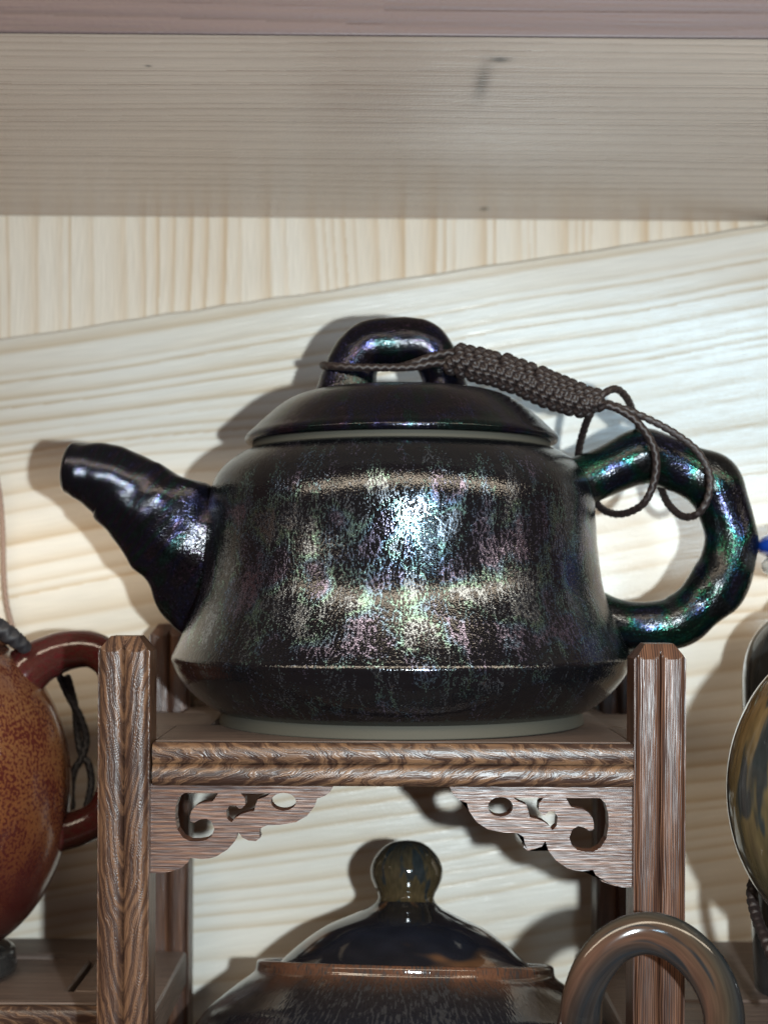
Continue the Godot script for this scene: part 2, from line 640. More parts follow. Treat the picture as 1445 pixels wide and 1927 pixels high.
func materials() -> void:
	# pale sawn softwood
	M.panel = stuff("pale_board", pine(1536, 768, 21, 7.0, 30.0, 12.0, Color8(222, 218, 208), Color8(174, 145, 106), 0.60), Vector2(0.48, 0.24), 0.28, 0.20)
	M.wall = stuff("pale_wall", pine(768, 1024, 33, 6.0, 34.0, 12.0, Color8(226, 216, 200), Color8(190, 156, 116), 0.65), Vector2(0.20, 0.34), 0.5, 0.25)
	M.shelf = stuff("pale_shelf", pine(1536, 512, 45, 4.0, 20.0, 8.0, Color8(202, 186, 172), Color8(150, 130, 117), 0.62, [[822.0, 388.0, 5.0, 34.0, 0.12, 0.30], [829.0, 424.0, 6.0, 5.0, 0.0, 0.45], [842.0, 108.0, 3.5, 7.0, 0.6, 0.55], [640.0, 410.0, 2.0, 2.0, 0.0, 0.5]]), Vector2(0.60, 0.20), 0.25, 0.16)
	M.lipping = stuff("shelf_lipping", pine(512, 128, 46, 5.0, 16.0, 8.0, Color8(80, 66, 66), Color8(60, 48, 50), 0.7), Vector2(0.30, 0.05), 0.5, 0.2)
	# dark striped hardwood of the stand
	M.flame = stuff("flame_grain_wood", wenge(1024, 192, 51, 1, 58.0, 2.4, Color8(47, 32, 26), Color8(104, 77, 57)), Vector2(0.14, 0.023), 0.36, 0.22)
	M.flame_rail = stuff("flame_grain_rail", wenge(1024, 192, 57, 1, 40.0, 0.9, Color8(48, 33, 27), Color8(108, 82, 61)), Vector2(0.14, 0.023), 0.36, 0.22)
	M.straight = stuff("straight_grain_wood", wenge(1024, 256, 61, 0, 6.0, 0.0, Color8(46, 29, 23), Color8(104, 71, 51)), Vector2(0.10, 0.023), 0.36, 0.5, 0.62)
	M.carved = stuff("carved_wood", wenge(1024, 512, 65, 0, 17.0, 0.0, Color8(50, 30, 27), Color8(112, 77, 56)), Vector2(0.06, 0.03), 0.40, 0.7, 0.72, true)
	M.plank = stuff("plank_wood", wenge(512, 256, 69, 0, 12.0, 0.0, Color8(78, 66, 60), Color8(112, 95, 85)), Vector2(0.06, 0.03), 0.5, 0.4, 0.5, true)
	# glazes and clay
	oil_spot_glazes()
	M.clay = plain("bare_clay", Color8(68, 66, 58), 0.75, 0.35)
	M.amber = mottled("amber_glaze", 71, 512, 512, [Color8(86, 56, 48), Color8(106, 72, 46), Color8(102, 61, 36), Color8(70, 32, 25), Color8(46, 19, 18)], Color8(64, 26, 24), 0.06, 0.16, 1.0, Vector2(0.10, 0.11), 0.12)
	M.rust = mottled("rust_glaze", 75, 256, 256, [Color8(72, 38, 31), Color8(62, 31, 28), Color8(70, 39, 32)], Color8(70, 22, 24), -0.05, 0.08, 1.0, Vector2(0.05, 0.05), 0.14)
	M.tenmoku = mottled("black_streaked_glaze", 81, 512, 512, [Color8(82, 56, 43), Color8(84, 57, 43), Color8(34, 30, 30), Color8(25, 25, 29), Color8(24, 25, 31), Color8(26, 26, 31), Color8(30, 28, 30), Color8(25, 25, 31), Color8(24, 26, 34), Color8(24, 26, 34), Color8(24, 26, 34)], Color8(48, 47, 48), -0.12, 0.30, 0.12, Vector2(0.16, 0.085), 0.10)
	M.lid = mottled("black_lid_glaze", 85, 512, 256, [Color8(30, 28, 28), Color8(24, 26, 34), Color8(26, 25, 28), Color8(22, 22, 28)], Color8(88, 60, 40), -0.22, 0.010, 0.8, Vector2(0.40, 0.05), 0.08)
	M.knob = mottled("brown_streaked_glaze", 89, 256, 256, [Color8(26, 28, 30), Color8(58, 50, 36), Color8(66, 55, 37), Color8(36, 33, 31)], Color8(32, 38, 42), -0.12, 0.06, 0.2, Vector2(0.09, 0.035), 0.07)
	M.olive = mottled("olive_streaked_glaze", 93, 512, 512, [Color8(88, 70, 48), Color8(98, 78, 50), Color8(86, 74, 50), Color8(64, 60, 46), Color8(42, 43, 42)], Color8(34, 40, 44), -0.10, 0.022, 0.3, Vector2(0.10, 0.09), 0.09)
	M.ring = mottled("brown_blue_glaze", 97, 256, 512, [Color8(30, 33, 36), Color8(50, 42, 38), Color8(72, 52, 42), Color8(64, 50, 40), Color8(54, 48, 40), Color8(38, 40, 40), Color8(24, 30, 36), Color8(52, 46, 38), Color8(58, 50, 40), Color8(46, 42, 38), Color8(40, 38, 37), Color8(36, 36, 37)], Color8(30, 34, 38), -0.26, 0.03, 0.2, Vector2(0.0304, 0.13), 0.10, true)
	M.black_glaze = plain("black_glaze", Color8(44, 44, 44), 0.12)
	M.cord = plain("brown_cord", Color8(31, 22, 21), 0.5)
	M.cord.rim_enabled = true
	M.cord.rim = 0.08
	M.black_cord = plain("black_cord", Color8(38, 38, 42), 0.6)
	M.tan_strand = plain("tan_strand", Color8(150, 126, 112), 0.7)
	M.white_glaze = plain("white_glaze", Color8(225, 226, 222), 0.12)
	M.blue_glaze = plain("blue_glaze", Color8(24, 66, 170), 0.15)


# ------------------------------------------------------------------ the cabinet
func setting() -> void:
	var w := part("wall", wall_mesh(), M.wall)
	tag(w, "pale wooden cabinet back with vertical grain showing above the slanted board", "wall", "", "structure")
	var s := thing("shelf", "pale wooden shelf overhead with a dusky purple-brown front edge", "shelf", Vector3(0, H + 0.1087, 0))
	s.set_meta("kind", "structure")
	s.rotation.z = deg_to_rad(-0.45)
	part("underside_board", shelf_mesh(), M.shelf, s)
	var lp := [Vector2(0.0869, 0.032), Vector2(0.0869, 0.0), Vector2(0.0877, 0.0), Vector2(0.0880, 0.0004), Vector2(0.0880, 0.032)]
	var lip := moulding(lp)
	var lm := MeshInstance3D.new()
	M.lipping.uv1_triplanar = true
	M.lipping.uv1_scale = Vector3(1.0 / 0.30, 1.0 / 0.05, 1.0 / 0.05)
	lm.name = "front_lipping"
	lm.mesh = lip
	lm.material_override = M.lipping
	s.add_child(lm, true)
	var f := part("floor", board(Vector3(-0.3, -0.02, WALL_Z + 0.0005), Vector3(0.3, 0.0, 0.10)), M.plank)
	tag(f, "dark wooden cabinet floor under the stand", "floor", "", "structure")
	var b := part("pale_board", board_mesh(), M.panel)
	tag(b, "pale wooden board with a slanted top edge behind the teapots", "board")


func wall_mesh() -> ArrayMesh:
	# grain runs upwards: u of the texture along y
	var p := PackedVector3Array()
	var uv := PackedVector2Array()
	var z0 := WALL_Z - 0.012
	for side in [[Vector3(-0.3, -0.02, WALL_Z), Vector3(0.3, -0.02, WALL_Z), Vector3(0.3, 0.34, WALL_Z), Vector3(-0.3, 0.34, WALL_Z)], [Vector3(0.3, -0.02, z0), Vector3(-0.3, -0.02, z0), Vector3(-0.3, 0.34, z0), Vector3(0.3, 0.34, z0)], [Vector3(-0.3, 0.34, WALL_Z), Vector3(0.3, 0.34, WALL_Z), Vector3(0.3, 0.34, z0), Vector3(-0.3, 0.34, z0)]]:
		var t := []
		for v in side:
			t.append(Vector2(v.y, v.x + 0.17))
		quad(p, uv, side[0], side[1], side[2], side[3], t[0], t[1], t[2], t[3])
	return facets(p, uv)


func board_mesh() -> ArrayMesh:
	var a := pt(0, 637, BOARD_Z)
	var b := pt(1445, 421, BOARD_Z)
	var dir := (b - a).normalized()
	var left := a - dir * (a.x + 0.24) / dir.x
	var right := b + dir * (0.24 - b.x) / dir.x
	var up := Vector3(-dir.y, dir.x, 0)
	var th := Vector3(0, 0, -0.0040)
	var p := PackedVector3Array()
	var uv := PackedVector2Array()
	var e := 0.0007
	var n := 60
	var rough := noise(5, 0.6, 2)
	var map := func(v: Vector3) -> Vector2: return Vector2((v - left).dot(dir), -(v - left).dot(up) + 0.002)
	# a slightly ragged sawn upper edge with its arris knocked off
	var top := []
	for k in n + 1:
		var v := left.lerp(right, float(k) / n)
		v += up * 0.00045 * rough.get_noise_1d(k * 3.0)
		top.append(v)
	for k in n:
		var q: Vector3 = top[k]
		var r: Vector3 = top[k + 1]
		var ql := q - up * e
		var rl := r - up * e
		var qb := Vector3(q.x, 0.0005, BOARD_Z)
		var rb := Vector3(r.x, 0.0005, BOARD_Z)
		quad(p, uv, qb, rb, rl, ql, map.call(qb), map.call(rb), map.call(rl), map.call(ql))
		var bk := Vector3(0, 0, -e)
		quad(p, uv, ql, rl, r + bk, q + bk, map.call(ql), map.call(rl), map.call(r), map.call(q))
		quad(p, uv, q + bk, r + bk, r + th, q + th, map.call(q), map.call(r), map.call(r) - Vector2(0, 0.012), map.call(q) - Vector2(0, 0.012))
		quad(p, uv, q + th, r + th, rb + th, qb + th, map.call(q), map.call(r), map.call(rb), map.call(qb))
	return facets(p, uv, 20.0)


func shelf_mesh() -> ArrayMesh:
	# local to the shelf: underside at y = 0
	var zb := WALL_Z + 0.0006
	return moulding([Vector2(zb, 0.03), Vector2(zb, 0.0), Vector2(0.0, 0.0), Vector2(0.0868, 0.0), Vector2(0.0868, 0.03)])


# a profile of (z, y) points drawn out along x
func moulding(prof: Array) -> ArrayMesh:
	var p := PackedVector3Array()
	var uv := PackedVector2Array()
	var len := 0.0
	for k in prof.size():
		var a: Vector2 = prof[k]
		var b: Vector2 = prof[(k + 1) % prof.size()]
		var l2 := len + a.distance_to(b)
		quad(p, uv, Vector3(0.3, a.y, a.x), Vector3(0.3, b.y, b.x), Vector3(-0.3, b.y, b.x), Vector3(-0.3, a.y, a.x), Vector2(0.6, len), Vector2(0.6, l2), Vector2(0, l2), Vector2(0, len))
		len = l2
	return facets(p, uv, 40.0)


# ------------------------------------------------------------------ the dark wooden stand
func bead(x: float, w: float, depth: float) -> float:
	# two half-round beads side by side over |x| <= w
	var c := w * 0.5
	var t := clampf((absf(x) - c) / (c * 0.98), -1.0, 1.0)
	return depth * (sqrt(1.0 - t * t) - 1.0)


func post_mesh(x0: float, x1: float, zf: float, y0: float, y1: float) -> ArrayMesh:
	var cx := (x0 + x1) / 2.0
	var w := (x1 - x0) / 2.0
	var cz := zf - w
	var prof := []   # counter-clockwise seen from above (+y), front face first
	var n := 36
	for k in n + 1:
		var x := -w + 2.0 * w * k / n
		prof.append(Vector2(x, w + bead(x, w * 0.94, 0.0014)))
	prof.append(Vector2(w, -w))
	prof.append(Vector2(-w, -w))
	var ch := 0.0034
	var ys := [y0, y0 + (y1 - y0) * 0.5, y1 - ch]
	for k in 8:
		ys.append(y1 - ch + ch * (k + 1) / 8.0)
	var rows := []
	for y in ys:
		var lim: float = w - maxf(0.0, y - (y1 - ch)) * 0.75
		var lim_z: float = w - 0.0001 - maxf(0.0, y - (y1 - ch)) * 0.75
		var row := []
		for q in prof:
			row.append(Vector3(cx + clampf(q.x, -lim, lim), y, cz + clampf(q.y, -lim, lim_z)))
		rows.append(row)
	var p := PackedVector3Array()
	var uv := PackedVector2Array()
	var m := prof.size()
	for j in rows.size() - 1:
		var s := 0.0
		for i in m:
			var i2 := (i + 1) % m
			var s2: float = s + 2.0 * w / n if i < n else s + 2.0 * w
			quad(p, uv, rows[j][i], rows[j][i2], rows[j + 1][i2], rows[j + 1][i], Vector2(y1 - ys[j], s), Vector2(y1 - ys[j], s2), Vector2(y1 - ys[j + 1], s2), Vector2(y1 - ys[j + 1], s))
			s = s2
	var last: Array = rows[rows.size() - 1]
	var mid := Vector3(cx, y1, cz)
	for i in m:
		p.append_array([mid, last[i], last[(i + 1) % m]])
		uv.append_array([Vector2(0, w), Vector2(0, 0), Vector2(0, 0)])
	return facets(p, uv, 30.0)


func rail_mesh(x0: float, x1: float, y0: float, y1: float, zf: float, zb: float) -> ArrayMesh:
	var cy := (y0 + y1) / 2.0
	var w := (y1 - y0) / 2.0
	var prof := []
	var n := 36
	for k in n + 1:
		var y := -w + 2.0 * w * k / n
		prof.append(Vector2(cy + y, zf + bead(y, w * 0.97, 0.0013)))
	prof.append(Vector2(y1, zb))
	prof.append(Vector2(y0, zb))
	var p := PackedVector3Array()
	var uv := PackedVector2Array()
	var m := prof.size()
	var s := 0.0
	for i in m:
		var a: Vector2 = prof[i]
		var b: Vector2 = prof[(i + 1) % m]
		var s2: float = s + 2.0 * w / n if i < n else s + a.distance_to(b)
		quad(p, uv, Vector3(x0, a.x, a.y), Vector3(x1, a.x, a.y), Vector3(x1, b.x, b.y), Vector3(x0, b.x, b.y), Vector2(0, s), Vector2(x1 - x0, s), Vector2(x1 - x0, s2), Vector2(0, s2))
		s = s2
	return facets(p, uv, 30.0)


func bracket(parent: Node3D, mirrored: bool, z: float, mat: Material) -> void:
	var outline := [[272, 1475], [626, 1475], [617, 1491], [606, 1499], [593, 1503], [588, 1518], [574, 1536], [553, 1548], [524, 1553], [499, 1554], [486, 1560], [484, 1570], [486, 1578], [478, 1584], [464, 1583], [452, 1577], [445, 1567], [439, 1584], [425, 1600], [404, 1613], [390, 1617], [375, 1618], [355, 1616], [350, 1625], [337, 1636], [317, 1642], [300, 1645], [272, 1645]]
	var hook := [[407, 1494], [400, 1505], [396, 1510], [385, 1511], [375, 1513], [365, 1518], [357, 1527], [354, 1537], [354, 1547], [362, 1550], [372, 1544], [384, 1542], [394, 1547], [400, 1561], [395, 1575], [385, 1582], [370, 1585], [355, 1585], [341, 1578], [330, 1562], [326, 1540], [327, 1520], [333, 1502], [343, 1494]]
	var curl := [[449, 1494], [505, 1494], [497, 1500], [481, 1506], [477, 1517], [475, 1527], [464, 1529], [449, 1534], [437, 1542], [432, 1549], [424, 1542], [422, 1526], [429, 1517], [439, 1517], [446, 1523], [452, 1522], [458, 1515], [457, 1503]]
	var eye := []
	for k in 20:
		var a := TAU * k / 20.0
		eye.append([529.6 + 23.7 * cos(a), 1509.5 + 16.6 * sin(a)])
	var to2 := func(q: Array) -> Vector2:
		var px: float = q[0]
		var py: float = q[1]
		if mirrored:
			px = 1467.0 - px
			py = 1479.0 + (py - 1475.0) * 1.11
		var v := pt(px, py, z)
		return Vector2(v.x, v.y)
	var make := func(pts: Array, extra: float) -> CSGPolygon3D:
		var c := CSGPolygon3D.new()
		var poly := PackedVector2Array()
		for q in pts:
			poly.append(to2.call(q))
		if Geometry2D.is_polygon_clockwise(poly):
			poly.reverse()
		c.polygon = poly
		c.mode = CSGPolygon3D.MODE_DEPTH
		c.depth = 0.0046 + 2.0 * extra
		return c
	var body: CSGPolygon3D = make.call(outline, 0.0)
	body.name = "carved_bracket"
	body.position = Vector3(0, 0, z)
	body.material_override = mat
	for h in [hook, curl, eye]:
		var c: CSGPolygon3D = make.call(h, 0.001)
		c.name = "cutout"
		c.operation = CSGShape3D.OPERATION_SUBTRACTION
		c.position = Vector3(0, 0, 0.001)
		body.add_child(c, true)
	parent.add_child(body, true)


func stand() -> void:
	var t := thing("display_stand", "dark striped wooden stepped stand with carved corner brackets under the black teapot", "stand", Vector3.ZERO)
	t.rotation.z = deg_to_rad(-0.25)
	var top := H - 0.0360
	var tier := H - 0.1047
	# posts
	part("post", post_mesh(-0.0643, -0.0528, 0.053, 0.0006, H - 0.0124), M.flame, t)
	part("post", post_mesh(0.0552, 0.0667, 0.053, 0.0006, H - 0.0136), M.straight, t)
	part("post", post_mesh(-0.0672, -0.0557, -0.0375, 0.0006, H - 0.0122), M.straight, t)
	part("post", post_mesh(0.0600, 0.0715, -0.0375, 0.0006, H - 0.0122), M.straight, t)
	# top frame: four boards round an opening that the foot of the pot covers
	part("top_board", board(Vector3(-0.0521, top - 0.007, 0.0112), Vector3(0.0551, top, 0.0478), 0.00015), M.plank, t)
	part("top_board", board(Vector3(-0.0556, top - 0.007, -0.0490), Vector3(0.0599, top, -0.0262), 0.00015), M.plank, t)
	part("top_board", board(Vector3(-0.0636, top - 0.007, -0.0260), Vector3(-0.0440, top - 0.0001, 0.0110), 0.00015), M.plank, t)
	part("top_board", board(Vector3(0.0478, top - 0.007, -0.0260), Vector3(0.0666, top - 0.0001, 0.0110), 0.00015), M.plank, t)
	part("top_board", board(Vector3(-0.0636, top - 0.007, 0.0112), Vector3(-0.0523, top - 0.0001, 0.0413), 0.00015), M.plank, t)
	part("top_board", board(Vector3(0.0553, top - 0.007, 0.0112), Vector3(0.0666, top - 0.0001, 0.0413), 0.00015), M.plank, t)
	part("front_rail", rail_mesh(-0.0522, 0.0551, top - 0.0098, top - 0.0002, 0.0517, 0.0479), M.flame_rail, t)
	part("back_rail", board(Vector3(-0.0556, top - 0.0098, -0.0470), Vector3(0.0599, top - 0.0072, -0.0380)), M.plank, t)
	bracket(t, false, 0.0490, M.carved)
	bracket(t, true, 0.0490, M.carved)
	# side rails low down, between front and back posts
	part("side_rail", board(Vector3(-0.0660, tier - 0.0095, -0.0372), Vector3(-0.0560, tier, 0.0410)), M.plank, t)
	part("side_rail", board(Vector3(0.0560, tier - 0.0095, -0.0372), Vector3(0.0690, tier, 0.0410)), M.plank, t)
	# left lower tier: frame, sunken panel and beaded front rail
	part("tier_board", board(Vector3(-0.190, tier - 0.008, -0.0520), Vector3(-0.0676, tier, -0.0330)), M.plank, t)
	part("tier_board", board(Vector3(-0.190, tier - 0.008, -0.0328), Vector3(-0.0820, tier - 0.0012, 0.0040)), M.plank, t)
	part("tier_board", board(Vector3(-0.0795, tier - 0.008, -0.0328), Vector3(-0.0662, tier, 0.0040)), M.plank, t)
	part("tier_board", board(Vector3(-0.190, tier - 0.008, 0.0042), Vector3(-0.0662, tier, 0.0150)), M.plank, t)
	part("tier_rail", rail_mesh(-0.190, -0.0662, tier - 0.0100, tier - 0.0003, 0.0185, 0.0152), M.flame_rail, t)
	part("tier_post", board(Vector3(-0.190, 0.0006, -0.0520), Vector3(-0.178, tier - 0.0082, 0.0150)), M.plank, t)
	# right lower tier
	part("tier_board", board(Vector3(0.0717, tier - 0.008, -0.0520), Vector3(0.190, tier, 0.0100)), M.plank, t)
	part("tier_board", board(Vector3(0.0692, tier - 0.008, 0.0102), Vector3(0.190, tier - 0.0004, 0.0880)), M.plank, t)
	part("tier_post", board(Vector3(0.178, 0.0006, -0.0520), Vector3(0.190, tier - 0.0082, 0.0880)), M.plank, t)


# ------------------------------------------------------------------ the black teapot
func lathe_px(rows: Array, ax: float, z: float) -> Array:
	# rows of [radius px, py] at depth z -> metres relative to the floor
	var out := []
	var s := scale_at(z)
	for q in rows:
		out.append([q[0] * s, H + (1095.0 - q[1]) * s])
	return out


func axis_at(px: float, z: float) -> Vector3:
	return Vector3((px - 722.5) * scale_at(z), 0, z)


func main_teapot() -> void:
	var ax := axis_at(755.0, 0.0)
	var t := thing("black_teapot", "large black iridescent teapot with arched lid knob standing on the dark stand", "teapot", ax + Vector3(0, H - 0.036, 0))
	var off := -t.position
	var wob := noise(3, 0.12, 2)
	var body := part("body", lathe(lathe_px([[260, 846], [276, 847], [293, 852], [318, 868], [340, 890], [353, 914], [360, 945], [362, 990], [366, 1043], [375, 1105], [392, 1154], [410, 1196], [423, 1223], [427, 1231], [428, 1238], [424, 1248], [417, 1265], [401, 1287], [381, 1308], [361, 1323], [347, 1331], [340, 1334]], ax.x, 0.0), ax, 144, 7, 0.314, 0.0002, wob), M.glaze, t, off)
	part("foot_ring", lathe(lathe_px([[322, 1331], [335, 1333], [337, 1340], [339, 1350], [338, 1357.2], [318, 1357.7], [300, 1352], [290, 1340]], ax.x, 0.0), ax, 96, 5), M.clay, body)
	part("lid_seat", lathe(lathe_px([[250, 833], [274, 834], [278, 838], [278, 845], [276, 850]], ax.x, 0.0), ax, 96, 4), M.clay, body)
	var lid := part("lid", lathe(lathe_px([[0.5, 736], [90, 736.5], [140, 738], [168, 741], [192, 747], [214, 757], [237, 773], [260, 793], [279, 811], [290, 821], [293, 829], [287, 837], [262, 836], [200, 834]], ax.x, 0.0), ax, 128, 7, 0.314, 0.00015, wob), M.glaze_violet, t, off)
	var gn := noise(9, 0.12, 2)
	part("knob", tube(rows_px([[649, 756, 0, 62], [656, 718, 0, 54], [664, 688, 0, 49], [678, 662, 0, 46], [700, 647, 0, 46], [734, 643, 0, 46], [774, 643, 0, 45], [800, 650, 0, 43], [818, 672, 0, 41], [829, 698, 0, 40], [835, 720, 0, 41], [842, 756, 0, 46]], 0.92), 8, 40, 0.05, gn), M.glaze_violet, lid)
	# spout: a gnarled stump of a branch, rooted in a tall oval
	var sp := noise(17, 0.055, 2)
	part("spout", spout_mesh(sp), M.glaze_violet, t, off)
	part("handle", tube(rows_px([[1066, 922, 0, 62], [1092, 908, 0, 50], [1126, 893, 0, 46], [1168, 872, 0, 49], [1196, 861, 0, 53], [1216, 859, 0, 53], [1244, 866, 0, 49], [1290, 884, 0, 49], [1326, 902, 0, 54], [1342, 918, 0, 55], [1356, 948, 0, 51], [1370, 990, 0, 49], [1374, 1020, 0, 50], [1368, 1060, 0, 52], [1356, 1092, 0, 56], [1342, 1112, 0, 55], [1310, 1142, 0, 50], [1284, 1162, 0, 51], [1256, 1173, 0, 48], [1205, 1178, 0, 46], [1160, 1176, 0, 52], [1120, 1172, 0, 62]], 0.95), 7, 44, 0.10, noise(19, 0.05, 2)), M.glaze_teal, t, off)


func spout_mesh(nz: FastNoiseLite) -> ArrayMesh:
	# open end first: inner wall, lip, then down to the root inside the body
	var sp := rows_px([[131, 880, 0.0095, 48, 0.98], [152, 884, 0.0090, 54, 0.94], [184, 894, 0.0079, 61, 0.86], [218, 912, 0.0067, 70, 0.76], [246, 936, 0.0057, 83, 0.66], [288, 967, 0.0042, 96, 0.57], [346, 1018, 0.0018, 108, 0.48], [400, 1072, 0, 122, 0.40], [446, 1112, 0, 128, 0.36]])
	var pr := spline(sp, 13)
	var p := PackedVector3Array()
	var uv := PackedVector2Array()
	var sides := 56
	var rings := []
	var t0 := Vector3(pr[0][0] - pr[1][0], pr[0][1] - pr[1][1], pr[0][2] - pr[1][2]).normalized()
	var cut := Vector3(-0.82, -0.40, 0.0)
	for k in [[0.0, 0.46], [-0.6, 0.46], [0.05, 0.50], [0.17, 0.60], [0.18, 0.74], [0.13, 0.87], [0.05, 0.96]]:
		var row: Array = pr[0].duplicate()
		var q: Vector3 = Vector3(row[0], row[1], row[2]) + t0 * (k[0] * row[3] if k[0] != 0.0 else -1.4 * row[3])
		rings.append([q.x, q.y, q.z, row[3] * k[1], row[4] * k[1]])
	rings.append_array(pr)
	var n := rings.size()
	var along := 0.0
	for k in n:
		var c := Vector3(rings[k][0], rings[k][1], rings[k][2])
		var a0: Array = pr[maxi(k - 8, 0)]
		var a1: Array = pr[clampi(k - 6, 1, pr.size() - 1)]
		var t := Vector3(a1[0] - a0[0], a1[1] - a0[1], a1[2] - a0[2]).normalized()
		var s := t.cross(Vector3(0, 0, 1)).normalized()
		if k > 0:
			along += c.distance_to(Vector3(rings[k - 1][0], rings[k - 1][1], 0))
		for i in sides + 1:
			var a := TAU * (i % sides) / sides
			var dir: Vector3 = s * cos(a) * rings[k][3] + Vector3(0, 0, 1) * sin(a) * rings[k][4]
			var q := c + dir
			var f := 1.0 + (0.13 * nz.get_noise_3d(q.x * 1000.0, q.y * 1000.0, q.z * 1000.0) + 0.045 * nz.get_noise_3d(q.x * 1700.0 + 40.0, q.y * 1700.0, q.z * 1700.0)) * smoothstep(4.0, 16.0, float(k))
			p.append(c + dir * f)
			uv.append(Vector2(0.05 * i / sides, along))
	return grid(p, sides + 1, n, uv, false)


# ------------------------------------------------------------------ the other pots
# rows of [radius px, py] of a pot that leans back, so that its rim is seen edge-on: metres from its base
func lathe_lean(rows: Array, base_py: float, lean: float) -> Array:
	var out := []
	var s := scale_at(0.0)
	for q in rows:
		out.append([q[0] * s, (base_py - q[1]) * s * cos(lean)])
	return out


func lower_teapot() -> void:
	var lean := deg_to_rad(13.0)
	var base := 2180.0
	var t := thing("brown_rimmed_teapot", "black streaked teapot with brown rim and ball knob below the stand top", "teapot")
	var rim := pt(762, 1815, 0.0)
	t.rotation = Vector3(-lean, 0, deg_to_rad(-1.2))
	t.position = rim - t.basis.y * ((base - 1815.0) * scale_at(0.0) * cos(lean))
	var o := Vector3.ZERO
	part("body", lathe(lathe_lean([[222, 1828], [262, 1818], [268, 1812], [274, 1811], [278, 1816], [279, 1826], [283, 1834], [304, 1850], [336, 1876], [370, 1908], [394, 1950], [402, 2000], [392, 2050], [360, 2100], [310, 2145], [270, 2165], [262, 2177], [230, 2179]], base, lean), o, 128, 7, 0.32), M.tenmoku, t)
	var lid := part("lid", lathe(lathe_lean([[50, 1690], [57, 1698], [70, 1708], [100, 1722], [148, 1744], [186, 1770], [214, 1794], [230, 1810], [233, 1817], [226, 1824], [180, 1826]], base, lean), o, 112, 7, 0.4), M.lid, t)
	part("knob", lathe(lathe_lean([[0.5, 1577], [30, 1583], [54, 1602], [67, 1626], [68, 1648], [61, 1668], [55, 1680], [53, 1690], [58, 1700]], base, lean), o, 80, 8, 0.09), M.knob, lid)
	var ring := part("handle", tube(rows_px([[1035, 1990, 0.036, 46], [1072, 1965, 0.056, 42], [1090, 1925, 0.066, 41], [1096, 1875, 0.070, 38], [1118, 1820, 0.071, 39], [1158, 1775, 0.071, 39], [1212, 1756, 0.071, 40], [1268, 1770, 0.071, 41], [1318, 1812, 0.071, 41], [1350, 1866, 0.071, 40], [1362, 1930, 0.070, 40], [1345, 2000, 0.068, 42], [1280, 2070, 0.062, 42], [1180, 2090, 0.052, 44], [1080, 2070, 0.038, 48]], 0.62), 8, 40, 0.0, null, 0.0, 0.002, true, -0.36, 0.60), M.ring, t)
	ring.transform = t.transform.affine_inverse()


func left_teapot() -> void:
	var z := -0.0150
	var ax := axis_at(-95.0, z)
	var tier := H - 0.1047
	var t := thing("amber_teapot", "rounded teapot in speckled amber and dark red glaze at the left edge", "teapot", Vector3(ax.x, tier, z))
	var off := -t.position
	var rows := []
	for k in 25:
		var a := PI * (0.06 + 0.90 * k / 24.0)
		rows.append([227.0 * sin(a), 1490.0 - 310.0 * cos(a)])
	part("body", lathe(lathe_px(rows, ax.x, z), ax, 112, 2, 0.2), M.amber, t, off)
	part("foot_ring", lathe(lathe_px([[90, 1780], [118, 1786], [122, 1800], [124, 1826], [110, 1828]], ax.x, z), ax, 64, 4, 0.1), M.black_glaze, t, off)
	part("handle", tube(rows_px([[10, 1300, z, 60], [55, 1258, z, 46], [92, 1236, z, 40], [135, 1222, z, 37], [178, 1224, z, 35], [212, 1252, z, 34], [229, 1310, z, 33], [232, 1390, z, 33], [222, 1470, z, 33], [196, 1530, z, 33], [150, 1558, z, 33], [95, 1570, z, 38], [60, 1570, z, 44]], 0.95), 7, 32, 0.05, noise(23, 0.06, 2)), M.rust, t, off)
	var lid := part("lid", lathe(lathe_px([[0.5, 1158], [60, 1166], [110, 1184], [128, 1200], [120, 1212]], ax.x, z), ax, 64, 5, 0.1), M.amber, t, off)
	part("knob", lathe(lathe_px([[0.5, 1098], [24, 1104], [34, 1124], [24, 1146], [28, 1168]], ax.x, z), ax, 40, 5, 0.05), M.amber, lid)


